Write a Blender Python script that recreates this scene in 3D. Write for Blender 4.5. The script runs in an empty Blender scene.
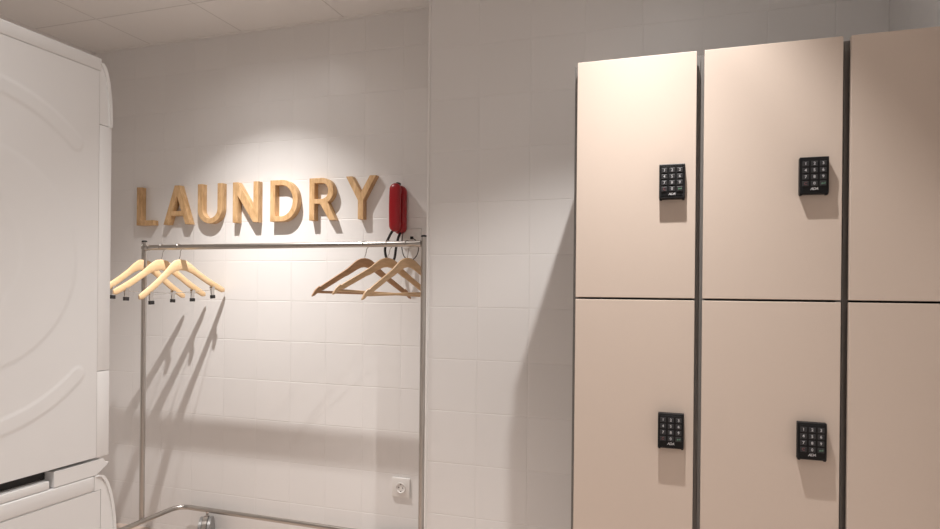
import bpy, bmesh, math, random
from mathutils import Vector, Matrix
random.seed(7)
S = bpy.context.scene
COL = S.collection
PI = math.pi

# ------------------------------------------------------------------ camera
YAW, ROLL, FPX = 0.32278, 0.00999, 652.56
fw = Vector((-math.sin(YAW), math.cos(YAW), 0))
rt = Vector((math.cos(YAW), math.sin(YAW), 0))
up = Vector((0, 0, 1))
r2 = rt * math.cos(ROLL) + up * math.sin(ROLL)
u2 = up * math.cos(ROLL) - rt * math.sin(ROLL)
cd = bpy.data.cameras.new('camera')
cam = bpy.data.objects.new('camera', cd)
COL.objects.link(cam)
M = Matrix.Identity(4)
for i in range(3):
    M[i][0], M[i][1], M[i][2] = r2[i], u2[i], -fw[i]
M[0][3], M[1][3], M[2][3] = 0.5317, -2.7909, 1.2908
cam.matrix_world = M
cd.sensor_width = 36
cd.lens = 36 * FPX / 940
cd.shift_y = (291.36 - 264.5) / 940
cd.clip_start = 0.02
S.camera = cam

# ------------------------------------------------------------------ world, lights, exposure
w = bpy.data.worlds.new('world')
S.world = w
w.use_nodes = True
w.node_tree.nodes['Background'].inputs[0].default_value = (0.9, 0.92, 1, 1)
w.node_tree.nodes['Background'].inputs[1].default_value = 0.02
S.view_settings.view_transform = 'Standard'
S.view_settings.look = 'None'
S.view_settings.exposure = 0.68
S.view_settings.gamma = 1
S.view_settings.use_curve_mapping = False


def spot(name, loc, power, angle, blend, radius, color=(1, 0.9, 0.8), aim=(0, 0, -1)):
    l = bpy.data.lights.new(name, 'SPOT')
    l.energy = power
    l.spot_size = math.radians(angle)
    l.spot_blend = blend
    l.shadow_soft_size = radius
    l.color = color
    o = bpy.data.objects.new(name, l)
    COL.objects.link(o)
    o.location = loc
    o.rotation_euler = Vector(aim).to_track_quat('-Z', 'Y').to_euler()
    return o


CEIL = 2.601
WARM = (1, 0.955, 0.915)
R1, R2 = (-1.42, -0.57, 2.575), (0.43, -1.32, 2.575)
AIM2 = (-0.13, 0.05, -1)
spot('spot_over_rack', R1, 25, 104, 0.55, 0.012, WARM)
spot('spot_over_rack_core', R1, 90, 84, 1.0, 0.012, WARM)
spot('spot_over_rack_spill', R1, 5, 164, 1.0, 0.012, WARM)
spot('spot_over_lockers', R2, 38, 91, 0.5, 0.012, WARM, AIM2)
spot('spot_over_lockers_core', R2, 62, 64, 1.0, 0.012, WARM, (-0.05, -0.03, -1))
spot('spot_over_lockers_spill', R2, 5, 164, 1.0, 0.012, WARM)
spot('fill_by_machines', (-0.3, -2.5, 2.575), 32, 112, 1.0, 0.03, WARM)  # added fill lamp, brightens the dryer's side panel and the room
spot('fill_rear', (-0.3, -3.35, 2.575), 24, 130, 1.0, 0.03, WARM)  # added fill behind the camera, lifts the ambient level


# ------------------------------------------------------------------ materials
def new_mat(name):
    m = bpy.data.materials.new(name)
    m.use_nodes = True
    nt = m.node_tree
    return m, nt, nt.nodes['Principled BSDF']


def plain(name, col, rough=0.5, metal=0.0, noise=0.0, nscale=40, bump=0.0, coat=0.0):
    m, nt, b = new_mat(name)
    b.inputs['Roughness'].default_value = rough
    b.inputs['Metallic'].default_value = metal
    b.inputs['Coat Weight'].default_value = coat
    n = nt.nodes.new('ShaderNodeTexNoise')
    n.inputs['Scale'].default_value = nscale
    n.inputs['Detail'].default_value = 4
    tc = nt.nodes.new('ShaderNodeTexCoord')
    nt.links.new(tc.outputs['Object'], n.inputs['Vector'])
    mix = nt.nodes.new('ShaderNodeMix')
    mix.data_type = 'RGBA'
    k = 1 - noise
    mix.inputs[6].default_value = (*col, 1)
    mix.inputs[7].default_value = (col[0] * k, col[1] * k, col[2] * k, 1)
    nt.links.new(n.outputs['Fac'], mix.inputs[0])
    nt.links.new(mix.outputs[2], b.inputs['Base Color'])
    if bump:
        bp = nt.nodes.new('ShaderNodeBump')
        bp.inputs['Strength'].default_value = bump
        bp.inputs['Distance'].default_value = 0.001
        nt.links.new(n.outputs['Fac'], bp.inputs['Height'])
        nt.links.new(bp.outputs['Normal'], b.inputs['Normal'])
    return m


def tile_mat(name, axis, a0, b0, size, col, grout, rough=0.36, gw=0.0018, tilt=1.0):
    """Square tiles laid in the plane of axis (0:x,z  1:y,z  2:x,y), joints at a0, b0 + k*size."""
    m, nt, b = new_mat(name)
    N, L = nt.nodes, nt.links

    def math_(op, x, y=None, z=None):
        n = N.new('ShaderNodeMath')
        n.operation = op
        for i, v in enumerate((x, y, z)):
            if v is None:
                continue
            if isinstance(v, (int, float)):
                n.inputs[i].default_value = v
            else:
                L.new(v, n.inputs[i])
        return n.outputs[0]
    g = N.new('ShaderNodeNewGeometry')
    sp = N.new('ShaderNodeSeparateXYZ')
    L.new(g.outputs['Position'], sp.inputs[0])
    A = sp.outputs[(0, 1, 0)[axis]]
    B = sp.outputs[(2, 2, 1)[axis]]
    u = math_('DIVIDE', math_('SUBTRACT', A, a0), size)
    v = math_('DIVIDE', math_('SUBTRACT', B, b0), size)
    fu, fv = math_('FLOOR', u), math_('FLOOR', v)
    lu, lv = math_('SUBTRACT', u, fu), math_('SUBTRACT', v, fv)
    du = math_('MINIMUM', lu, math_('SUBTRACT', 1, lu))
    dv = math_('MINIMUM', lv, math_('SUBTRACT', 1, lv))
    d = math_('MULTIPLY', math_('MINIMUM', du, dv), size)
    wn = N.new('ShaderNodeTexWhiteNoise')
    wn.noise_dimensions = '2D'
    cb = N.new('ShaderNodeCombineXYZ')
    L.new(fu, cb.inputs[0])
    L.new(fv, cb.inputs[1])
    L.new(cb.outputs[0], wn.inputs['Vector'])
    rs = N.new('ShaderNodeSeparateColor')
    L.new(wn.outputs['Color'], rs.inputs[0])
    # joint mask
    mr = N.new('ShaderNodeMapRange')
    mr.interpolation_type = 'SMOOTHSTEP'
    L.new(d, mr.inputs['Value'])
    mr.inputs['From Min'].default_value = gw * 0.5
    mr.inputs['From Max'].default_value = gw * 1.6
    # colour
    mix = N.new('ShaderNodeMix')
    mix.data_type = 'RGBA'
    L.new(mr.outputs[0], mix.inputs[0])
    mix.inputs[6].default_value = (*grout, 1)
    hs = N.new('ShaderNodeHueSaturation')
    hs.inputs['Color'].default_value = (*col, 1)
    L.new(math_('MULTIPLY_ADD', rs.outputs[2], 0.03, 0.985), hs.inputs['Value'])
    L.new(hs.outputs[0], mix.inputs[7])
    L.new(mix.outputs[2], b.inputs['Base Color'])
    # height: pillow at the joint + individual tilt + slight waviness
    nz = N.new('ShaderNodeTexNoise')
    nz.inputs['Scale'].default_value = 9
    nz.inputs['Detail'].default_value = 1
    L.new(g.outputs['Position'], nz.inputs['Vector'])
    t1 = math_('MULTIPLY', math_('SUBTRACT', rs.outputs[0], 0.5), lu)
    t2 = math_('MULTIPLY', math_('SUBTRACT', rs.outputs[1], 0.5), lv)
    h = math_('ADD', math_('MULTIPLY', mr.outputs[0], 0.7), math_('MULTIPLY', math_('ADD', t1, t2), 0.65 * tilt))
    h = math_('ADD', h, math_('MULTIPLY', nz.outputs['Fac'], 0.5))
    bp = N.new('ShaderNodeBump')
    bp.inputs['Strength'].default_value = 1
    bp.inputs['Distance'].default_value = 0.001
    L.new(h, bp.inputs['Height'])
    L.new(bp.outputs['Normal'], b.inputs['Normal'])
    b.inputs['Roughness'].default_value = rough
    return m


def wood_mat(name, c1, c2, scale, rough=0.45, contrast=1.0):
    m, nt, b = new_mat(name)
    N, L = nt.nodes, nt.links
    tc = N.new('ShaderNodeTexCoord')
    mp = N.new('ShaderNodeMapping')
    mp.inputs['Scale'].default_value = scale
    L.new(tc.outputs['Object'], mp.inputs['Vector'])
    n = N.new('ShaderNodeTexNoise')
    n.inputs['Scale'].default_value = 6
    n.inputs['Detail'].default_value = 6
    n.inputs['Roughness'].default_value = 0.6
    n.inputs['Distortion'].default_value = 0.6
    L.new(mp.outputs[0], n.inputs['Vector'])
    r = N.new('ShaderNodeValToRGB')
    r.color_ramp.elements[0].position = 0.5 - 0.2 / contrast
    r.color_ramp.elements[1].position = 0.5 + 0.2 / contrast
    r.color_ramp.elements[0].color = (*c1, 1)
    r.color_ramp.elements[1].color = (*c2, 1)
    L.new(n.outputs['Fac'], r.inputs[0])
    L.new(r.outputs[0], b.inputs['Base Color'])
    b.inputs['Roughness'].default_value = rough
    bp = N.new('ShaderNodeBump')
    bp.inputs['Strength'].default_value = 0.15
    bp.inputs['Distance'].default_value = 0.0006
    L.new(n.outputs['Fac'], bp.inputs['Height'])
    L.new(bp.outputs['Normal'], b.inputs['Normal'])
    return m


X0, Z0 = -1.73809, 1.23256
TILE = (0.86, 0.85, 0.843)
GROUT = (0.87, 0.86, 0.853)
M_back = tile_mat('wall_tile_back', 0, X0, Z0, 0.2, TILE, GROUT)
M_col = tile_mat('wall_tile_chase', 0, -0.2271, Z0 - 0.003, 0.2, TILE, GROUT)
M_side = tile_mat('wall_tile_side', 1, -0.435, Z0, 0.2, TILE, GROUT)
M_ceil = tile_mat('ceiling_panel', 2, -1.635, -0.355, 0.585, (0.86, 0.85, 0.84), (0.66, 0.65, 0.64), 0.7, 0.003, 0.15)
M_floor = tile_mat('floor_tile', 2, -1.7, -0.1, 0.4, (0.62, 0.50, 0.43), (0.5, 0.42, 0.36), 0.35, 0.002, 0.3)
M_trim = plain('trim_white', (0.86, 0.85, 0.84), 0.45)
M_wood = wood_mat('oak_letter', (0.47, 0.275, 0.12), (0.77, 0.52, 0.285), (7, 7, 2.2), 0.5)
M_hangl = wood_mat('pale_maple', (0.83, 0.57, 0.31), (0.90, 0.67, 0.41), (3, 2, 12), 0.35)
M_hangr = wood_mat('lotus_wood', (0.39, 0.225, 0.12), (0.51, 0.315, 0.185), (3, 2, 12), 0.4)
M_hangn = wood_mat('natural_wood', (0.54, 0.36, 0.205), (0.67, 0.46, 0.275), (3, 2, 12), 0.4)
M_chrome = plain('chrome', (0.62, 0.60, 0.58), 0.18, 1.0)
M_steel = plain('satin_steel', (0.50, 0.475, 0.45), 0.28, 1.0)
M_black = plain('black_plastic', (0.012, 0.012, 0.013), 0.42)
M_rubber = plain('black_rubber', (0.02, 0.018, 0.018), 0.7)
M_castor = plain('grey_castor', (0.33, 0.33, 0.33), 0.3, 0.6)
M_red = plain('red_plastic', (0.36, 0.005, 0.012), 0.3, 0, 0.05, 20, 0, 0.15)
M_white = plain('white_plastic', (0.82, 0.80, 0.78), 0.3)
M_grey = plain('contact_grey', (0.25, 0.24, 0.23), 0.5)  # one even grey for the socket's pin discs and earth clips
M_enamel = plain('white_enamel', (0.83, 0.83, 0.83), 0.36, 0, 0.02, 3)
M_fascia = plain('white_fascia', (0.84, 0.84, 0.84), 0.33)
M_slot = plain('dark_slot', (0.03, 0.03, 0.03), 0.6)
M_door = plain('beige_laminate', (0.66, 0.556, 0.478), 0.55, 0, 0.025, 180, 0.05)
M_edge = plain('beige_edge', (0.62, 0.48, 0.38), 0.5)
M_carc = plain('grey_metal', (0.26, 0.25, 0.24), 0.35, 0.5)
M_lock = plain('lock_black', (0.007, 0.007, 0.008), 0.5)
M_key = plain('key_black', (0.028, 0.028, 0.031), 0.5)
M_lock.node_tree.nodes['Principled BSDF'].inputs['Specular IOR Level'].default_value = 0.3
M_ink = plain('ink_white', (0.62, 0.62, 0.64), 0.5)
M_inkred = plain('ink_red', (0.20, 0.07, 0.08), 0.5)
M_inkgreen = plain('ink_green', (0.12, 0.26, 0.17), 0.5)


# ------------------------------------------------------------------ mesh helpers
def build(name, bm, mats, parent=None, smooth=None):
    me = bpy.data.meshes.new(name)
    bmesh.ops.recalc_face_normals(bm, faces=bm.faces)
    bm.to_mesh(me)
    bm.free()
    for m in (mats if isinstance(mats, (list, tuple)) else [mats]):
        me.materials.append(m)
    if smooth is not None:
        for p in me.polygons:
            p.use_smooth = True
        me.set_sharp_from_angle(angle=math.radians(smooth))
    o = bpy.data.objects.new(name, me)
    COL.objects.link(o)
    if parent:
        o.parent = parent
    return o


def thing(name, label, cat, loc=(0, 0, 0), rz=0, group=None):
    o = bpy.data.objects.new(name, None)
    o.empty_display_size = 0.05
    COL.objects.link(o)
    o.location = loc
    o.rotation_euler = (0, 0, rz)
    tag(o, label, cat, group)
    return o


def tag(o, label, cat, group=None):
    o['label'] = label
    o['category'] = cat
    if group:
        o['group'] = group
    return o


def struct(o):
    o['kind'] = 'structure'
    return o


def box(bm, x0, x1, y0, y1, z0, z1, bev=0, seg=2, mi=0):
    g = bmesh.ops.create_cube(bm, size=1)
    vs = g['verts']
    for v in vs:
        v.co = Vector(((x0 + x1) / 2 + v.co.x * (x1 - x0), (y0 + y1) / 2 + v.co.y * (y1 - y0), (z0 + z1) / 2 + v.co.z * (z1 - z0)))
    fs = list({f for v in vs for f in v.link_faces})
    for f in fs:
        f.material_index = mi
    if bev:
        es = list({e for v in vs for e in v.link_edges})
        r = bmesh.ops.bevel(bm, geom=es, offset=bev, segments=seg, profile=0.5, affect='EDGES')
        for f in r['faces']:
            f.material_index = mi
    return bm


def tube(bm, pts, r, seg=12, closed=False, mi=0, radii=None):
    pts = [Vector(p) for p in pts]
    n = len(pts)
    rings = []
    prev = None
    for i, p in enumerate(pts):
        if closed:
            t = (pts[(i + 1) % n] - pts[i - 1]).normalized()
        else:
            t = (pts[min(i + 1, n - 1)] - pts[max(i - 1, 0)]).normalized()
        if prev is None:
            a = Vector((0, 0, 1)) if abs(t.z) < 0.9 else Vector((1, 0, 0))
            u = t.cross(a).normalized()
        else:
            u = (prev - t * prev.dot(t)).normalized()
        prev = u
        v = t.cross(u)
        rr = radii[i] if radii else r
        rings.append([bm.verts.new(p + (u * math.cos(2 * PI * k / seg) + v * math.sin(2 * PI * k / seg)) * rr) for k in range(seg)])
    for i in range(n if closed else n - 1):
        a, b = rings[i], rings[(i + 1) % n]
        for k in range(seg):
            f = bm.faces.new((a[k], a[(k + 1) % seg], b[(k + 1) % seg], b[k]))
            f.material_index = mi
    if not closed:
        for rg in (rings[0], rings[-1]):
            f = bm.faces.new(rg)
            f.material_index = mi
    return bm


def smooth_path(pts, n=8, closed=False):
    """Catmull-Rom through pts."""
    P = [Vector(p) for p in pts]
    out = []
    m = len(P)
    for i in range(m if closed else m - 1):
        if closed:
            p0, p1, p2, p3 = P[i - 1], P[i], P[(i + 1) % m], P[(i + 2) % m]
        else:
            p0, p1, p2, p3 = P[max(i - 1, 0)], P[i], P[i + 1], P[min(i + 2, m - 1)]
        for k in range(n):
            t = k / n
            out.append(0.5 * ((2 * p1) + (p2 - p0) * t + (2 * p0 - 5 * p1 + 4 * p2 - p3) * t * t + (3 * p1 - p0 - 3 * p2 + p3) * t ** 3))
    if not closed:
        out.append(P[-1])
    return out


def lathe(bm, prof, centre, axis, seg=24, mi=0):
    """prof: (distance along axis, radius)."""
    axis = Vector(axis).normalized()
    c = Vector(centre)
    a = Vector((0, 0, 1)) if abs(axis.z) < 0.9 else Vector((1, 0, 0))
    u = axis.cross(a).normalized()
    v = axis.cross(u)
    rings = []
    for d, r in prof:
        rings.append([bm.verts.new(c + axis * d + (u * math.cos(2 * PI * k / seg) + v * math.sin(2 * PI * k / seg)) * max(r, 1e-5)) for k in range(seg)])
    for a_, b_ in zip(rings, rings[1:]):
        for k in range(seg):
            bm.faces.new((a_[k], a_[(k + 1) % seg], b_[(k + 1) % seg], b_[k])).material_index = mi
    for rg in (rings[0], rings[-1]):
        bm.faces.new(rg).material_index = mi
    return bm


def prism(bm, poly, y0, y1, plane='xz', mi=0):
    """extrude a 2-D outline; plane gives the two axes of the outline."""
    def P(a, b, c):
        return Vector((a, c, b)) if plane == 'xz' else (Vector((c, a, b)) if plane == 'yz' else Vector((a, b, c)))
    A = [bm.verts.new(P(a, b, y0)) for a, b in poly]
    B = [bm.verts.new(P(a, b, y1)) for a, b in poly]
    bm.faces.new(A).material_index = mi
    bm.faces.new(B).material_index = mi
    n = len(poly)
    for i in range(n):
        bm.faces.new((A[i], A[(i + 1) % n], B[(i + 1) % n], B[i])).material_index = mi
    return bm


def curve_mesh(loops, extrude, bevel=0.0):
    """Filled 2-D loops (outer and holes) -> a mesh in the xy plane, thickness 2*extrude."""
    c = bpy.data.curves.new('outline', 'CURVE')
    c.dimensions = '2D'
    c.fill_mode = 'BOTH'
    c.extrude = extrude
    c.bevel_depth = bevel
    c.bevel_resolution = 1
    for lp in loops:
        s = c.splines.new('POLY')
        s.points.add(len(lp) - 1)
        for p, (x, y) in zip(s.points, lp):
            p.co = (x, y, 0, 1)
        s.use_cyclic_u = True
    o = bpy.data.objects.new('outline', c)
    COL.objects.link(o)
    dg = bpy.context.evaluated_depsgraph_get()
    me = bpy.data.meshes.new_from_object(o.evaluated_get(dg))
    bpy.data.objects.remove(o)
    bpy.data.curves.remove(c)
    return me


def text_mesh(s, size, extrude, shear=0.0, offset=0.0, space=1.0):
    c = bpy.data.curves.new('glyph', 'FONT')
    c.body = s
    c.size = size
    c.extrude = extrude
    c.shear = shear
    c.offset = offset
    c.space_character = space
    c.align_x = 'CENTER'
    c.align_y = 'CENTER'
    c.resolution_u = 3
    o = bpy.data.objects.new('glyph', c)
    COL.objects.link(o)
    dg = bpy.context.evaluated_depsgraph_get()
    me = bpy.data.meshes.new_from_object(o.evaluated_get(dg))
    bpy.data.objects.remove(o)
    bpy.data.curves.remove(c)
    return me


def add_mesh(bm, me, mat4, mi):
    me.transform(mat4)
    old = set(bm.faces)
    bm.from_mesh(me)
    for f in bm.faces:
        if f not in old:
            f.material_index = mi
    bpy.data.meshes.remove(me)


FRONT = Matrix(((1, 0, 0, 0), (0, 0, -1, 0), (0, 1, 0, 0), (0, 0, 0, 1)))   # xy text -> faces -Y

# ------------------------------------------------------------------ room shell
XL, XR, YB, YC, YR = -2.62, 1.121, 0.0, -0.435, -3.7
XE = -0.4345                                    # edge of the projecting chase
bm = bmesh.new(); box(bm, XL - .1, XR + .1, YR - .1, .1, -.1, 0)
struct(build('floor', bm, M_floor))
bm = bmesh.new(); box(bm, XL - .1, XR + .1, YR - .1, .1, CEIL, CEIL + .1)
struct(build('ceiling', bm, M_ceil))
bm = bmesh.new(); box(bm, XL, XE, 0, .1, 0, CEIL)
struct(build('wall_back', bm, M_back))
bm = bmesh.new(); box(bm, XE, XR, YC, .1, 0, CEIL)
struct(build('wall_chase', bm, M_col))
bm = bmesh.new(); box(bm, XR, XR + .1, YR, .1, 0, CEIL)
struct(build('wall_right', bm, M_side))
bm = bmesh.new(); box(bm, XL - .1, XL, YR, .1, 0, CEIL)
struct(build('wall_left', bm, M_side))
bm = bmesh.new(); box(bm, XL, XR, YR - .1, YR, 0, CEIL)
struct(build('wall_rear', bm, M_back))
bm = bmesh.new()
box(bm, XL, XE, -.018, 0, CEIL - .0025, CEIL)
box(bm, XL, XE, -.002, 0, CEIL - .014, CEIL - .002)
struct(build('trim_1', bm, M_trim))
bm = bmesh.new()
lathe(bm, [(0, .007), (CEIL, .007)], (XE + .004, YC + .004, 0), (0, 0, 1), 16)
struct(build('trim_2', bm, M_trim, smooth=40))

# ------------------------------------------------------------------ lockers
LY = -1.0
ZT, ZM, ZB = 1.921, 1.2755, 0.575
cols = [
    ('tall beige locker at the left end of the row', .2265, .5565, .238, .5475, [.4565, .4595], (ZM, ZT)),
    ('tall beige locker in the middle of the row, bright steel strip on its left', .5575, .8915, .566, .884, [.7875, .7885], (ZM, ZT)),
    ('tall beige locker cut off at the right edge, beside the black gap', .8925, 1.118, .9015, 1.113, [], (ZM, ZT)),
]


def make_lock_meshes():
    W, H, D = .0645, .0905, .0185
    bm = bmesh.new()
    # moulded shell: deep at head and foot, shallower at the waist, seen from the side
    side = [(-.0005, 0), (-.0005, H), (-D * .95, H), (-D, H - .002), (-D + .0004, .074), (-D + .0018, .05), (-D + .002, .036), (-D + .0006, .016), (-D, .003), (-D * .9, 0)]
    prism(bm, side, -W / 2, W / 2, 'yz')
    es = [e for e in bm.edges if abs(abs(e.verts[0].co.x) - W / 2) < 1e-6 and abs(e.verts[0].co.x - e.verts[1].co.x) < 1e-6 and min(e.verts[0].co.y, e.verts[1].co.y) < -.012]
    bmesh.ops.bevel(bm, geom=es, offset=.0014, segments=2, profile=.5, affect='EDGES')
    for sx in (-1, 1):
        box(bm, sx * (W / 2 - .004) - .003, sx * (W / 2 - .004) + .003, -D * .9, -.0005, -.0022, .0004, .0008, 1)
    box(bm, -W / 2 + .006, W / 2 - .006, -D - .0008, -D, .008, H - .005, .0006, 1)
    add_mesh(bm, text_mesh('ADA', .0088, .0003, .3, .0002, .88), Matrix.Translation((0, -D - .001, .0125)) @ FRONT, 1)
    me = bpy.data.meshes.new('keypad_lock')
    bmesh.ops.recalc_face_normals(bm, faces=bm.faces)
    bm.to_mesh(me); bm.free()
    me.materials.append(M_lock); me.materials.append(M_ink)
    keys = []
    for i, s in enumerate('123456789C0E'):
        r, c = divmod(i, 3)
        x, z = (c - 1) * .0192, H - .0165 - r * .0162
        b2 = bmesh.new()
        box(b2, -.0072, .0072, -.0022, 0, -.0062, .0062, .0011, 2)
        mat = M_ink
        if s == 'C':
            mat = M_inkred
        if s == 'E':
            mat = M_inkgreen
            prism(b2, [(-.0045, -.001), (-.0018, .0022), (-.0018, .0004), (.0035, .0004), (.0035, .0026), (.0048, .0026), (.0048, -.0012), (-.0018, -.0012), (-.0018, -.003)], -.0026, -.0018, 'xz', 1)
        else:
            add_mesh(b2, text_mesh(s, .0098, .0002, 0, .00005), Matrix.Translation((0, -.0024, 0)) @ FRONT, 1)
        k = bpy.data.meshes.new('key')
        bmesh.ops.recalc_face_normals(b2, faces=b2.faces)
        b2.to_mesh(k); b2.free()
        k.materials.append(M_key); k.materials.append(mat)
        keys.append((k, x, -D - .0008, z))
    return me, keys


lock_me, key_mes = make_lock_meshes()
for ci, (lab, cx0, cx1, dx0, dx1, lk, _) in enumerate(cols):
    t = thing('locker', lab, 'locker', ((cx0 + cx1) / 2, -.72, 0), 0, 'row of lockers')
    ox, oy = (cx0 + cx1) / 2, -.72

    def L(bm):
        bmesh.ops.translate(bm, verts=bm.verts, vec=(-ox, -oy, 0))
        return bm
    bm = bmesh.new()
    yb, yf = YC - .004, LY + .032
    box(bm, cx0, cx0 + .014, yf, yb, .0, ZT - .002)
    box(bm, cx1 - .014, cx1, yf, yb, .0, ZT - .002)
    box(bm, cx0 + .014, cx1 - .014, yf, yb, ZT - .02, ZT - .002)
    for z in (.08, ZB - .04, ZM - .04):
        box(bm, cx0 + .014, cx1 - .014, yf, yb, z, z + .018)
    box(bm, cx0 + .014, cx1 - .014, yb - .012, yb, .0, ZT - .02)
    box(bm, cx0 + .014, cx1 - .014, yf + .02, yf + .035, .0, .08)
    build('carcass', L(bm), M_carc, t)
    for z0, z1 in ((ZM + .0028, ZT), (ZB + .0028, ZM - .0028), (.095, ZB - .0028)):
        bm = bmesh.new()
        box(bm, dx0, dx1, LY, LY + .018, z0, z1, .0012, 2)
        build('door', L(bm), M_door, t)
    for x, z in zip(lk, (1.5365, .888)):
        o = bpy.data.objects.new('keypad_lock', lock_me)
        COL.objects.link(o)
        o.parent = t
        o.location = (x + .0325 - ox, LY - oy, z)
        o['label'] = 'black keypad lock with white digits'
        for k, kx, ky, kz in key_mes:
            ko = bpy.data.objects.new('key', k)
            COL.objects.link(ko)
            ko.parent = o
            ko.location = (kx, ky, kz)

# ------------------------------------------------------------------ dryer on washer
MX, MY = -.645, -1.738         # side panel plane, front edge of the side panel


def sstep(a, b, x):
    t = max(0, min(1, (x - a) / (b - a)))
    return t * t * (3 - 2 * t)


def relief(y, z, zc):
    """pressed pattern of the side panel, metres outwards."""
    d = math.hypot(y + 2.0, z - zc)
    ang = math.degrees(math.atan2(z - zc, y + 2.0))
    h = 0
    h += .0009 * (1 - sstep(.205, .213, d))
    h += -.0005 * (1 - sstep(.126, .134, math.hypot(y + 2.035, z - zc - .01)))
    for a0, a1 in ((49, 131), (-131, -47)):
        mid, half = math.radians((a0 + a1) / 2), math.radians((a1 - a0) / 2)
        da = math.radians(ang) - mid
        # distance to the arc's centre line
        if abs(da) <= half:
            dd = abs(d - .316)
        else:
            e = mid + math.copysign(half, da)
            dd = math.hypot(y + 2.0 - .316 * math.cos(e), z - zc - .316 * math.sin(e))
        h += .0011 * (1 - sstep(.0125, .0175, dd))
    return h


def side_panel(y0, y1, z0, z1, zc, x=MX, depth=.004):
    bm = bmesh.new()
    ny, nz = int((y1 - y0) / .0035), int((z1 - z0) / .0035)
    g = []
    for j in range(nz + 1):
        row = []
        for i in range(ny + 1):
            y, z = y0 + (y1 - y0) * i / ny, z0 + (z1 - z0) * j / nz
            row.append(bm.verts.new((x + (relief(y, z, zc) if zc else 0), y, z)))
        g.append(row)
    for j in range(nz):
        for i in range(ny):
            bm.faces.new((g[j][i], g[j][i + 1], g[j + 1][i + 1], g[j + 1][i]))
    # returned edges, so the panel has thickness
    rim = [g[0][i] for i in range(ny + 1)] + [g[j][ny] for j in range(1, nz + 1)] + [g[nz][i] for i in range(ny - 1, -1, -1)] + [g[j][0] for j in range(nz - 1, 0, -1)]
    low = [bm.verts.new((x - depth, v.co.y, v.co.z)) for v in rim]
    n = len(rim)
    for i in range(n):
        bm.faces.new((rim[i], rim[(i + 1) % n], low[(i + 1) % n], low[i]))
    return bm


def fascia_outline(z0, z1, bulge, y0=MY + .002):
    pts = [(y0, z0)]
    pts += bulge
    pts += [(y0, z1)]
    return pts


GAP = .001
YBK = -2.335                   # rear of the machines
# --- dryer
dry = thing('tumble_dryer', 'white tumble dryer with round pressed side pattern, stacked on top', 'dryer', (-.95, -2.03, .93))


def child(name, bm, mat, par, smooth=30):
    bmesh.ops.translate(bm, verts=bm.verts, vec=-Vector(par.location))
    return build(name, bm, mat, par, smooth)


bm = bmesh.new(); box(bm, -1.24, MX - .003, YBK, MY - .001, .932, 1.765, .003)
child('body', bm, M_enamel, dry)
child('side_panel', side_panel(YBK, MY - GAP, .934, 1.7457, 1.345), M_enamel, dry, 40)
bm = bmesh.new(); box(bm, -1.245, MX + .0005, YBK - .005, MY + .004, 1.7465, 1.7735, .0025, 3)
child('top_cover', bm, M_enamel, dry)


def front_strip(bm, prof, x0, x1, bev=.004):
    prism(bm, prof, x0, x1, 'yz')
    bm.normal_update()
    es = [e for e in bm.edges if e.is_boundary is False and abs((e.verts[0].co - e.verts[1].co).x) < 1e-6]
    return bm


cur = [(MY + .030 * math.sin(t * PI / 2) ** .8 + .001, 1.7445 - (1.7445 - 1.655) * (1 - math.cos(t * PI / 2)) ** 1.0) for t in [i / 14 for i in range(15)]]
# control panel (curved top), front panel, lower plinth panel
bm = bmesh.new()
top_prof = [(MY, 1.635), (MY + .031, 1.635)] + [(MY + .031 - .0265 * (1 - math.sqrt(max(0, 1 - ((z - 1.635) / .131) ** 2.2))), z) for z in [1.635 + .13 * i / 16 for i in range(1, 17)]] + [(MY, 1.765)]
prism(bm, top_prof, -1.24, MX - .0005, 'yz')
child('control_panel', bm, M_fascia, dry, 35)
bm = bmesh.new()
edge = top_prof[1:-1]
prism(bm, edge + [(y - .0075, z - .003) for y, z in edge[::-1]], MX - .0005, MX + .0022, 'yz')
child('front_rim', bm, M_fascia, dry, 35)
bm = bmesh.new()
box(bm, -1.24, MX - .0005, MY, MY + .031, 1.115, 1.634, .001)
child('front_panel', bm, M_fascia, dry)
bm = bmesh.new()
box(bm, -1.24, MX - .0005, MY, MY + .031, .933, 1.1138, .001)
child('kick_panel', bm, M_fascia, dry)
bm = bmesh.new()
lathe(bm, [(0, .19), (.02, .19), (.035, .175), (.04, .15), (.028, .13), (.028, 0)], (-.945, MY + .031, 1.37), (0, 1, 0), 40)
child('porthole_door', bm, M_fascia, dry, 35)

# --- stacking kit with the pull-out shelf
kit = thing('stacking_kit', 'white stacking frame with dark handle slot between dryer and washer', 'stacking frame', (-.95, -2.03, .895))
bm = bmesh.new()
box(bm, -1.24, MX - .03, YBK, MY, .8965, .931)
prism(bm, [(-1.834, .897), (MY, .897), (MY + .026, .912), (MY + .031, .918), (MY + .022, .919), (MY + .018, .9275), (-1.834, .9275)], MX - .06, MX, 'yz')
box(bm, -1.24, MX - .05, MY - .004, MY + .018, .8985, .926, .002)
child('frame', bm, M_fascia, kit)
bm = bmesh.new()
box(bm, MX - .028, MX - .001, YBK, -1.843, .8965, .9125, .0015)
child('shelf', bm, M_fascia, kit)
bm = bmesh.new()
box(bm, MX - .029, MX - .024, YBK, -1.835, .912, .931)
child('slot', bm, M_slot, kit)

# --- washer
wash = thing('washing_machine', 'white washing machine beneath the dryer, only its top part showing', 'washing machine', (-.95, -2.03, 0))
bm = bmesh.new(); box(bm, -1.24, MX - .003, YBK, MY - .001, .02, .894, .003)
child('body', bm, M_enamel, wash)
bm = bmesh.new()
box(bm, -1.245, MX + .0005, YBK - .004, MY - .004, .8645, .8955, .003, 3)
child('top_cover', bm, M_enamel, wash)
child('side_panel', side_panel(YBK, MY + .011, .03, .8625, None), M_enamel, wash, 40)
bm = bmesh.new()
wz = [(.8955 - .78 * i / 24) for i in range(25)]


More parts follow.
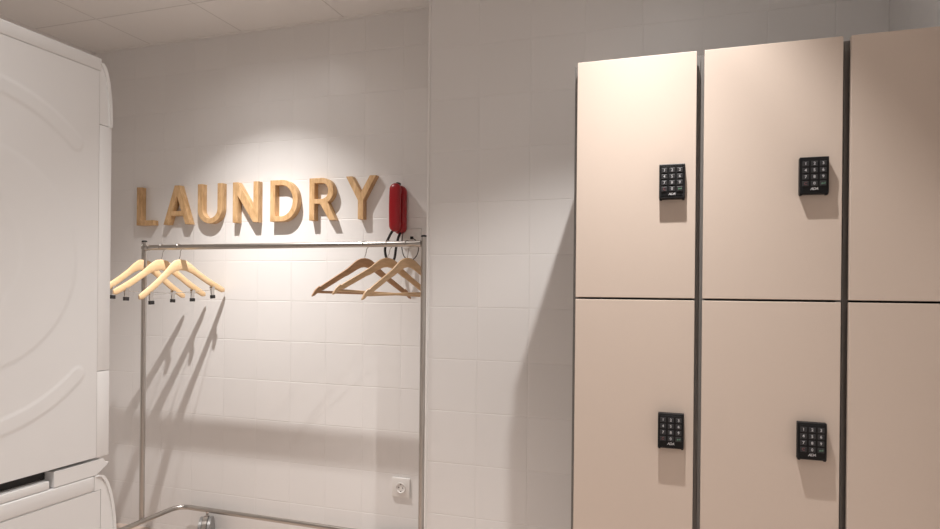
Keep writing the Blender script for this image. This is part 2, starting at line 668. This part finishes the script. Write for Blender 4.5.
def wy(z):
    t = min(1, (.8955 - z) / .16)
    return MY + .008 + .044 * math.sqrt(1 - (1 - t) ** 2.0)


prof = [(MY - .0035, .8955), (MY + .006, .8955)] + [(wy(z), z) for z in [.8945 - .16 * (i / 16) ** 1.5 for i in range(1, 17)]] + [(MY + .052, .12), (MY + .0125, .12), (MY + .0125, .8635), (MY - .0035, .8635)]
prism(bm, prof, -1.24, MX - .0005, 'yz')
child('front_panel', bm, M_fascia, wash, 35)
bm = bmesh.new()
lip = [(y, z) for y, z in prof[1:18]] + [(y - .006, z - .002) for y, z in prof[17:0:-1]]
prism(bm, lip, MX - .0005, MX + .0022, 'yz')
child('front_rim', bm, M_fascia, wash, 35)
bm = bmesh.new()
lathe(bm, [(0, .19), (.02, .19), (.035, .175), (.04, .15), (.028, .13), (.028, 0)], (-.945, MY + .052, .47), (0, 1, 0), 40)
child('porthole_door', bm, M_fascia, wash, 35)
for x in (-1.2, -.69):
    for y in (YBK + .06, MY - .06):
        bm = bmesh.new()
        lathe(bm, [(0, .02), (.022, .02)], (x, y, 0), (0, 0, 1), 16)
        child('foot', bm, M_black, wash)

# ------------------------------------------------------------------ wall letters
LH0, LH1, LD = 1.628, 1.83, .036
H = LH1 - LH0


def arc(cx, cy, r1, r2_, a0, a1, n=14):
    return [(cx + r1 * math.cos(math.radians(a0 + (a1 - a0) * i / n)), cy + r2_ * math.sin(math.radians(a0 + (a1 - a0) * i / n))) for i in range(n + 1)]


st = .0262


def letter_L(w):
    return [[(0, 0), (w, 0), (w, st * .9), (st, st * .9), (st, H), (0, H)]]


def letter_A(w):
    c = w / 2
    s = st * 1.04
    zb, zt = .046, .046 + st * .8
    # inner edges of the legs run parallel to the outer ones
    ax = s * .52
    def xin(z):
        return s + (c - ax - 0) * z / H
    apex = H - .052
    def inner(z):
        return s * 1.06 + (c - s * 1.06) * z / apex
    outer = [(0, 0), (s * 1.06, 0), (inner(zb), zb), (w - inner(zb), zb), (w - s * 1.06, 0), (w, 0), (c + ax, H), (c - ax, H)]
    hole = [(inner(zt), zt), (c, apex), (w - inner(zt), zt)]
    return [outer, hole]


def letter_U(w):
    c = w / 2
    ro, ri = c, c - st
    o = [(0, H)] + arc(c, ro * .98, ro, ro * .98, 180, 360, 20) + [(w, H), (w - st, H)] + arc(c, ro * .98, ri, ro * .98 - st * .92, 360, 180, 20) + [(st, H)]
    return [o]


def letter_N(w):
    k = st * 1.25
    return [[(0, 0), (st, 0), (st, H - .062), (w - st * 1.05, 0), (w, 0), (w, H), (w - st, H), (w - st, .062), (st * 1.05, H), (0, H)]]


def letter_D(w):
    o = [(0, 0), (w * .42, 0)] + arc(w * .42, H / 2, w * .58, H / 2, -90, 90, 24) + [(0, H)]
    i = [(st, st * .88), (w * .40, st * .88)] + arc(w * .40, H / 2, w * .60 - st, H / 2 - st * .88, -90, 90, 24) + [(st, H - st * .88)]
    return [o, i]


def letter_R(w):
    b = .100                       # underside of the bowl's inside
    bw = w * .93
    r = (H - .078) / 2
    zc_ = H - r
    o = [(0, 0), (st, 0), (st, .080), (w * .42, .080), (w - st * 1.18, 0), (w, 0), (w * .70, .086)] + arc(bw - r, zc_, r, r, -62, 90, 18) + [(0, H)]
    i = [(st, H - 2 * r + st * .86), (bw - r, H - 2 * r + st * .86)] + arc(bw - r, zc_, r - st, r - st * .86, -90, 90, 16) + [(st, H - st * .86)]
    return [o, i]


def letter_Y(w):
    c, h = w / 2, st / 2
    return [[(c - h, 0), (c + h, 0), (c + h, .088), (w, H), (w - st * 1.12, H), (c, .122), (st * 1.12, H), (0, H), (c - h, .088)]]


letters = [
    ('L', letter_L, -2.281, -2.170, 'wooden letter L, first and leftmost letter of the laundry sign'),
    ('A', letter_A, -2.100, -1.930, 'wooden letter A, second letter of the laundry sign'),
    ('U', letter_U, -1.880, -1.730, 'wooden letter U with rounded bottom on the tiled wall'),
    ('N', letter_N, -1.662, -1.512, 'wooden letter N in the middle of the laundry sign'),
    ('D', letter_D, -1.439, -1.283, 'wooden letter D with a closed bowl on the tiled wall'),
    ('R', letter_R, -1.216, -1.076, 'wooden letter R with bowl and leg, last but one in the sign'),
    ('Y', letter_Y, -1.016, -.862, 'wooden letter Y at the right end of the sign, nearest the red handset'),
]
for ch, fn, x0, x1, lab in letters:
    me = curve_mesh(fn(x1 - x0), LD / 2 - .0012, .0012)
    bm = bmesh.new()
    add_mesh(bm, me, Matrix.Translation((0, -LD / 2, 0)) @ FRONT, 0)
    o = build('wall_letter', bm, M_wood, None, 30)
    o.location = (x0, -.0005, LH0)
    tag(o, lab, 'sign letter', 'wooden letters spelling laundry')

# ------------------------------------------------------------------ garment rack
RY, RZ = -.268, 1.4885
PL, PR = -1.995, -.517
BZ = .155
rack = thing('garment_rack', 'chrome garment rack on castors under the laundry sign', 'clothes rack', (-1.25, RY, 0))


def rchild(name, bm, mat, smooth=40):
    return child(name, bm, mat, rack, smooth)


for px in (PL, PR):
    bm = bmesh.new()
    lathe(bm, [(0, .0125), (RZ + .028 - BZ, .0125)], (px, RY, BZ), (0, 0, 1), 20)
    p = rchild('post', bm, M_steel)
    bm = bmesh.new()
    lathe(bm, [(0, .0129), (.005, .0129), (.008, .010), (.009, 0.004)], (px, RY, RZ + .027), (0, 0, 1), 20)
    bmesh.ops.translate(bm, verts=bm.verts, vec=-Vector(rack.location))
    build('post_cap', bm, M_black, p, 40)
bm = bmesh.new()
lathe(bm, [(0, .0125), (PR - PL - .02, .0125)], (PL + .01, RY, RZ), (1, 0, 0), 20)
rchild('top_rail', bm, M_steel)
# collars where rail meets the posts
for px, s in ((PL, 1), (PR, -1)):
    bm = bmesh.new()
    lathe(bm, [(0, .015), (.02, .015)], (px + s * .011 - (.02 if s < 0 else 0), RY, RZ), (1, 0, 0), 20)
    rchild('rail_collar', bm, M_steel)
# base: rounded rectangle
xl, xr, yf_, yb_ = -1.978, -.53, -.53, -.036
rr = .065
pts = []
for cx_, cy_, a0 in ((xr - rr, yb_ - rr - .012, 0), (xl + rr, yb_ - rr, 90), (xl + rr, yf_ + rr, 180), (xr - rr, yf_ + rr, 270)):
    for i in range(9):
        a = math.radians(a0 + 90 * i / 8)
        pts.append((cx_ + rr * math.cos(a), cy_ + rr * math.sin(a), BZ))
bm = bmesh.new()
tube(bm, pts, .0125, 14, True)
rchild('base_frame', bm, M_steel)


def castor(x, y, ang):
    bm = bmesh.new()
    lathe(bm, [(0, .006), (BZ - .115, .008)], (x, y, .112), (0, 0, 1), 12)
    ox, oy = .022 * math.cos(ang), .022 * math.sin(ang)
    ax = Vector((-math.sin(ang), math.cos(ang), 0))
    # hood of the twin-wheel castor
    n = 12
    P = []
    for i in range(n + 1):
        a = math.radians(-15 + 175 * i / n)
        P.append((math.cos(a), math.sin(a)))
    c = Vector((x + ox, y + oy, .066))
    fwd = Vector((math.cos(ang), math.sin(ang), 0))
    rows = []
    for s in (-.011, .011):
        rows.append([bm.verts.new(c + ax * s + fwd * (-q[0] * .069) + Vector((0, 0, q[1] * .069))) for q in P])
        rows.append([bm.verts.new(c + ax * s + fwd * (-q[0] * .058) + Vector((0, 0, q[1] * .058))) for q in P])
    a_, b_, c_, d_ = rows
    for i in range(n):
        bm.faces.new((a_[i], a_[i + 1], c_[i + 1], c_[i]))
        bm.faces.new((b_[i], b_[i + 1], d_[i + 1], d_[i]))
        bm.faces.new((a_[i], a_[i + 1], b_[i + 1], b_[i]))
        bm.faces.new((c_[i], c_[i + 1], d_[i + 1], d_[i]))
    bm.faces.new((a_[0], b_[0], d_[0], c_[0]))
    bm.faces.new((a_[n], b_[n], d_[n], c_[n]))
    k = rchild('caster', bm, M_chrome)
    for s in (-1, 1):
        bm = bmesh.new()
        lathe(bm, [(-.010, .054), (-.007, .0655), (.007, .0655), (.010, .054), (.010, .016)], c + ax * s * .021, ax, 28)
        bmesh.ops.translate(bm, verts=bm.verts, vec=-Vector(rack.location))
        build('wheel', bm, M_castor, k, 40)


castor(-1.79, yb_ - .012, math.radians(-62))
castor(-.72, yb_ - .02, math.radians(200))
castor(xl + .01, yf_ + .09, math.radians(250))
castor(xr - .01, yf_ + .09, math.radians(310))

# ------------------------------------------------------------------ hangers


def hanger(name, label, x, phi, L_, b, kind, mat, group, tilt=0.0, drop=0.0):
    t = thing(name, label, 'coat hanger', (x, RY, RZ + .0125), math.radians(-phi), group)
    t.rotation_euler = (tilt, 0, math.radians(-phi))
    za = 1.430 - (RZ + .0125) - drop          # apex of the wood below the rail's top
    if kind == 'clip':
        top = [(0, 0), (.12, -.004), (.25, -.026), (.40, -.058), (.6, -.093), (.8, -.124), (.93, -.142), (1, -.154)]
        hgt = [(0, .052), (.12, .052), (.25, .044), (.4, .036), (.7, .034), (.93, .033), (1, .019)]
        thk = [(0, .015), (.25, .014), (.9, .014), (1, .009)]
    else:
        top = [(0, 0), (.08, -.0025), (.16, -.011), (.24, -.026), (.32, -.043), (.4, -.057), (.6, -.088), (.8, -.119), (.835, -.1245), (.855, -.129), (.875, -.1265), (.94, -.139), (1, -.164)]
        hgt = [(0, .040), (.08, .041), (.16, .042), (.24, .039), (.32, .034), (.4, .029), (.8, .026), (.855, .020), (.9, .026), (.95, .024), (1, .008)]
        thk = [(0, .013), (.9, .013), (1, .010)]

    def itp(tb, u):
        for (a, va), (c, vc) in zip(tb, tb[1:]):
            if u <= c:
                k = (u - a) / (c - a)
                return va + (vc - va) * k
        return tb[-1][1]
    us = sorted({i / 40 for i in range(41)} | {.835, .855, .875, .995})
    st_ = [(-u) for u in us[::-1]] + us[1:]
    bm = bmesh.new()
    rings = []
    for s in st_:
        u = abs(s)
        zt, hh, tk = za + itp(top, u), itp(hgt, u), itp(thk, u)
        xo = b * u
        y = s * L_
        c = min(hh, tk) * .36
        ring = []
        for dx, dz in ((-tk / 2, -c), (-tk / 2 + c * .3, -c * .3), (-tk / 2 + c, 0), (tk / 2 - c, 0), (tk / 2 - c * .3, -c * .3), (tk / 2, -c),
                       (tk / 2, -hh + c), (tk / 2 - c * .3, -hh + c * .3), (tk / 2 - c, -hh), (-tk / 2 + c, -hh), (-tk / 2 + c * .3, -hh + c * .3), (-tk / 2, -hh + c)):
            ring.append(bm.verts.new((xo + dx, y, zt + dz)))
        rings.append(ring)
    for A, B in zip(rings, rings[1:]):
        for k in range(12):
            bm.faces.new((A[k], A[(k + 1) % 12], B[(k + 1) % 12], B[k]))
    bm.faces.new(rings[0])
    bm.faces.new(rings[-1])
    build('shoulder_bar', bm, mat, t, 40)
    # hook
    hr = .0172
    pts = [(0, 0, za - .01), (0, 0, za + .008), (0, .004, za + .016)]
    zc_ = -.0155
    for i in range(19):
        a = math.radians(-60 + 255 * i / 18)
        pts.append((0, hr * math.cos(a), zc_ + hr * math.sin(a)))
    bm = bmesh.new()
    tube(bm, pts[:2] + smooth_path(pts[2:], 2), .0017, 8)
    build('hook', bm, M_chrome, t, 50)
    # lower bar
    zb = za - (.158 if kind == 'clip' else .152)
    e = .86 if kind == 'clip' else .95
    bm = bmesh.new()
    if kind == 'clip':
        path = [(b * .9, -e * L_, za + itp(top, e) - .02), (b * .9, -e * L_, zb + .012), (b * .9, -e * L_ + .012, zb), (b * .9, e * L_ - .012, zb), (b * .9, e * L_, zb + .012), (b * .9, e * L_, za + itp(top, e) - .02)]
        tube(bm, path, .0011, 8)
        build('clip_bar', bm, M_chrome, t, 50)
        for s in (-.74, .70):
            y = s * L_
            xo = b * .9
            bm = bmesh.new()
            # two pressed jaws opening upwards, spring between
            for sg in (-1, 1):
                poly = [(sg * .0005, -.030), (sg * .003, -.030), (sg * .0042, -.014), (sg * .0035, -.004), (sg * .011, .016), (sg * .0098, .0165), (sg * .0018, -.003), (sg * .0015, -.014)]
                prism(bm, [(xo + px_, zb + pz_) for px_, pz_ in poly], y - .0085, y + .0085, 'xz')
            lathe(bm, [(-.010, .0036), (.010, .0036)], (xo, y, zb - .003), (0, 1, 0), 12)
            cl = build('clip', bm, M_chrome, t, 40)
            bm = bmesh.new()
            box(bm, xo - .0068, xo + .0068, y - .0115, y + .0115, zb - .043, zb - .026, .0015)
            build('rubber_pad', bm, M_rubber, cl)
    else:
        tube(bm, [(b * .9, -e * L_, zb), (b * .9, 0, zb), (b * .9, e * L_, zb)], .0055, 12)
        build('trouser_bar', bm, mat, t, 50)
    return t


G1, G2 = 'clip hangers on the left of the rail', 'bar hangers on the right of the rail'
hanger('coat_hanger', 'pale wooden clip hanger furthest left, half behind the white dryer', -1.995, 4, .240, .028, 'clip', M_hangl, G1, -.06)
hanger('coat_hanger', 'pale wooden clip hanger between two others by the left post', -1.888, 10, .248, .012, 'clip', M_hangl, G1, -.02)
hanger('coat_hanger', 'pale wooden clip hanger closest to the middle of the rail', -1.786, 9, .240, .020, 'clip', M_hangl, G1, .075)
hanger('coat_hanger', 'darker brown wooden bar hanger, leftmost of the right-hand three', -.790, 34, .237, 0, 'bar', M_hangr, G2, -.02)
hanger('coat_hanger', 'light brown bar hanger below the red handset, between two others', -.678, 38, .237, 0, 'bar', M_hangn, G2, -.055)
hanger('coat_hanger', 'light brown wooden bar hanger against the right rack post', -.593, 27, .235, 0, 'bar', M_hangn, G2, .03)

# ------------------------------------------------------------------ red wall handset
ph = thing('wall_telephone', 'red handset in a red wall cradle with black cords', 'telephone', (-.735, 0, 1.66))


def slab(bm, x0, x1, y0, y1, z0, z1, n=28, yfun=None, wfun=None, sq=2.6):
    """upright rounded bar lofted along z with round ends."""
    rings = []
    hw = (x1 - x0) / 2
    cx_, cy_ = (x0 + x1) / 2, (y0 + y1) / 2
    for i in range(n + 1):
        u = i / n
        th = PI * u
        z = (z0 + z1) / 2 - (z1 - z0) / 2 * math.cos(th)
        dend = min(z - z0, z1 - z)
        k = math.sqrt(max(0, 1 - (1 - min(1, dend / (hw * 1.0))) ** 2))
        k = max(k, .03)
        w_ = hw * k * (wfun(u) if wfun else 1)
        d_ = (y1 - y0) / 2 * max(k, .03) ** .7
        yo = yfun((z - z0) / (z1 - z0)) if yfun else 0
        ring = []
        for j in range(24):
            a = 2 * PI * j / 24
            ca, sa = math.cos(a), math.sin(a)
            ring.append(bm.verts.new((cx_ + w_ * math.copysign(abs(ca) ** (2 / sq), ca), cy_ + yo + d_ * math.copysign(abs(sa) ** (2 / sq), sa), z)))
        rings.append(ring)
    for A, B in zip(rings, rings[1:]):
        for k in range(24):
            bm.faces.new((A[k], A[(k + 1) % 24], B[(k + 1) % 24], B[k]))
    bm.faces.new(rings[0])
    bm.faces.new(rings[-1])
    return bm


bm = bmesh.new()
slab(bm, -.771, -.708, -.042, -.001, 1.552, 1.778)
child('cradle', bm, M_red, ph, 60)
bm = bmesh.new()
slab(bm, -.772, -.716, -.083, -.048, 1.560, 1.783, yfun=lambda u: -.006 * math.sin(PI * u))
hs = child('handset', bm, M_red, ph, 60)
for zc_ in (1.592, 1.748):
    bm = bmesh.new()
    lathe(bm, [(0, .020), (.014, .022)], (-.744, -.054, zc_), (0, 1, 0), 20)
    bmesh.ops.translate(bm, verts=bm.verts, vec=-Vector(ph.location))
    build('ear_cup', bm, M_red, hs, 40)
bm = bmesh.new()
box(bm, -.747, -.733, -.058, -.03, 1.776, 1.789, .003)
child('hook_switch', bm, M_black, ph)
bm = bmesh.new()
tube(bm, smooth_path([(-.757, -.064, 1.566), (-.770, -.066, 1.545), (-.789, -.066, 1.505), (-.794, -.066, 1.470), (-.783, -.066, 1.432), (-.764, -.064, 1.415), (-.748, -.062, 1.440), (-.741, -.060, 1.490), (-.735, -.050, 1.535), (-.733, -.03, 1.560)], 10), .0058, 10)
child('handset_cord', bm, M_rubber, ph, 60)
bm = bmesh.new()
tube(bm, smooth_path([(-.720, -.03, 1.562), (-.716, -.050, 1.53), (-.715, -.055, 1.49), (-.703, -.055, 1.448), (-.673, -.052, 1.428), (-.644, -.050, 1.45), (-.636, -.045, 1.485), (-.648, -.036, 1.515), (-.672, -.026, 1.532), (-.682, -.015, 1.536)], 10), .0022, 8)
child('line_cord', bm, M_rubber, ph, 60)

# ------------------------------------------------------------------ wall sockets


def socket(name, label, x, z, kind):
    t = thing(name, label, 'wall socket', (x, 0, z))
    bm = bmesh.new()
    box(bm, -.045, .045, -.009, -.0002, -.046, .046, .003, 3)
    build('plate', bm, M_white, t, 40)
    if kind == 'power':
        bm = bmesh.new()
        lathe(bm, [(-.010, .0245), (-.0135, .0245), (-.0142, .0225), (-.0115, .0195), (-.0098, .018), (-.0098, 0)], (0, 0, 0), (0, 1, 0), 36)
        o = build('insert', bm, M_white, t, 40)
        bm = bmesh.new()
        for sx in (-.0095, .0095):
            lathe(bm, [(-.0101, .0035), (-.0096, .0035)], (sx, 0, 0), (0, 1, 0), 12)
        for sz in (-.0165, .0165):
            box(bm, -.003, .003, -.0116, -.0096, sz - .0025, sz + .0025)
        build('contacts', bm, M_grey, o)
    else:
        bm = bmesh.new()
        box(bm, -.026, .026, -.011, -.008, -.026, .026, .0015)
        o = build('insert', bm, M_white, t, 40)
        bm = bmesh.new()
        box(bm, -.007, .007, -.017, -.0105, -.004, .009, .001)
        build('plug', bm, M_black, t)
    return t


socket('power_socket', 'white round power socket low on the tiled wall', -.729, .373, 'power')
socket('telephone_socket', 'white telephone socket behind the rail under the red handset', -.684, 1.533, 'tel')
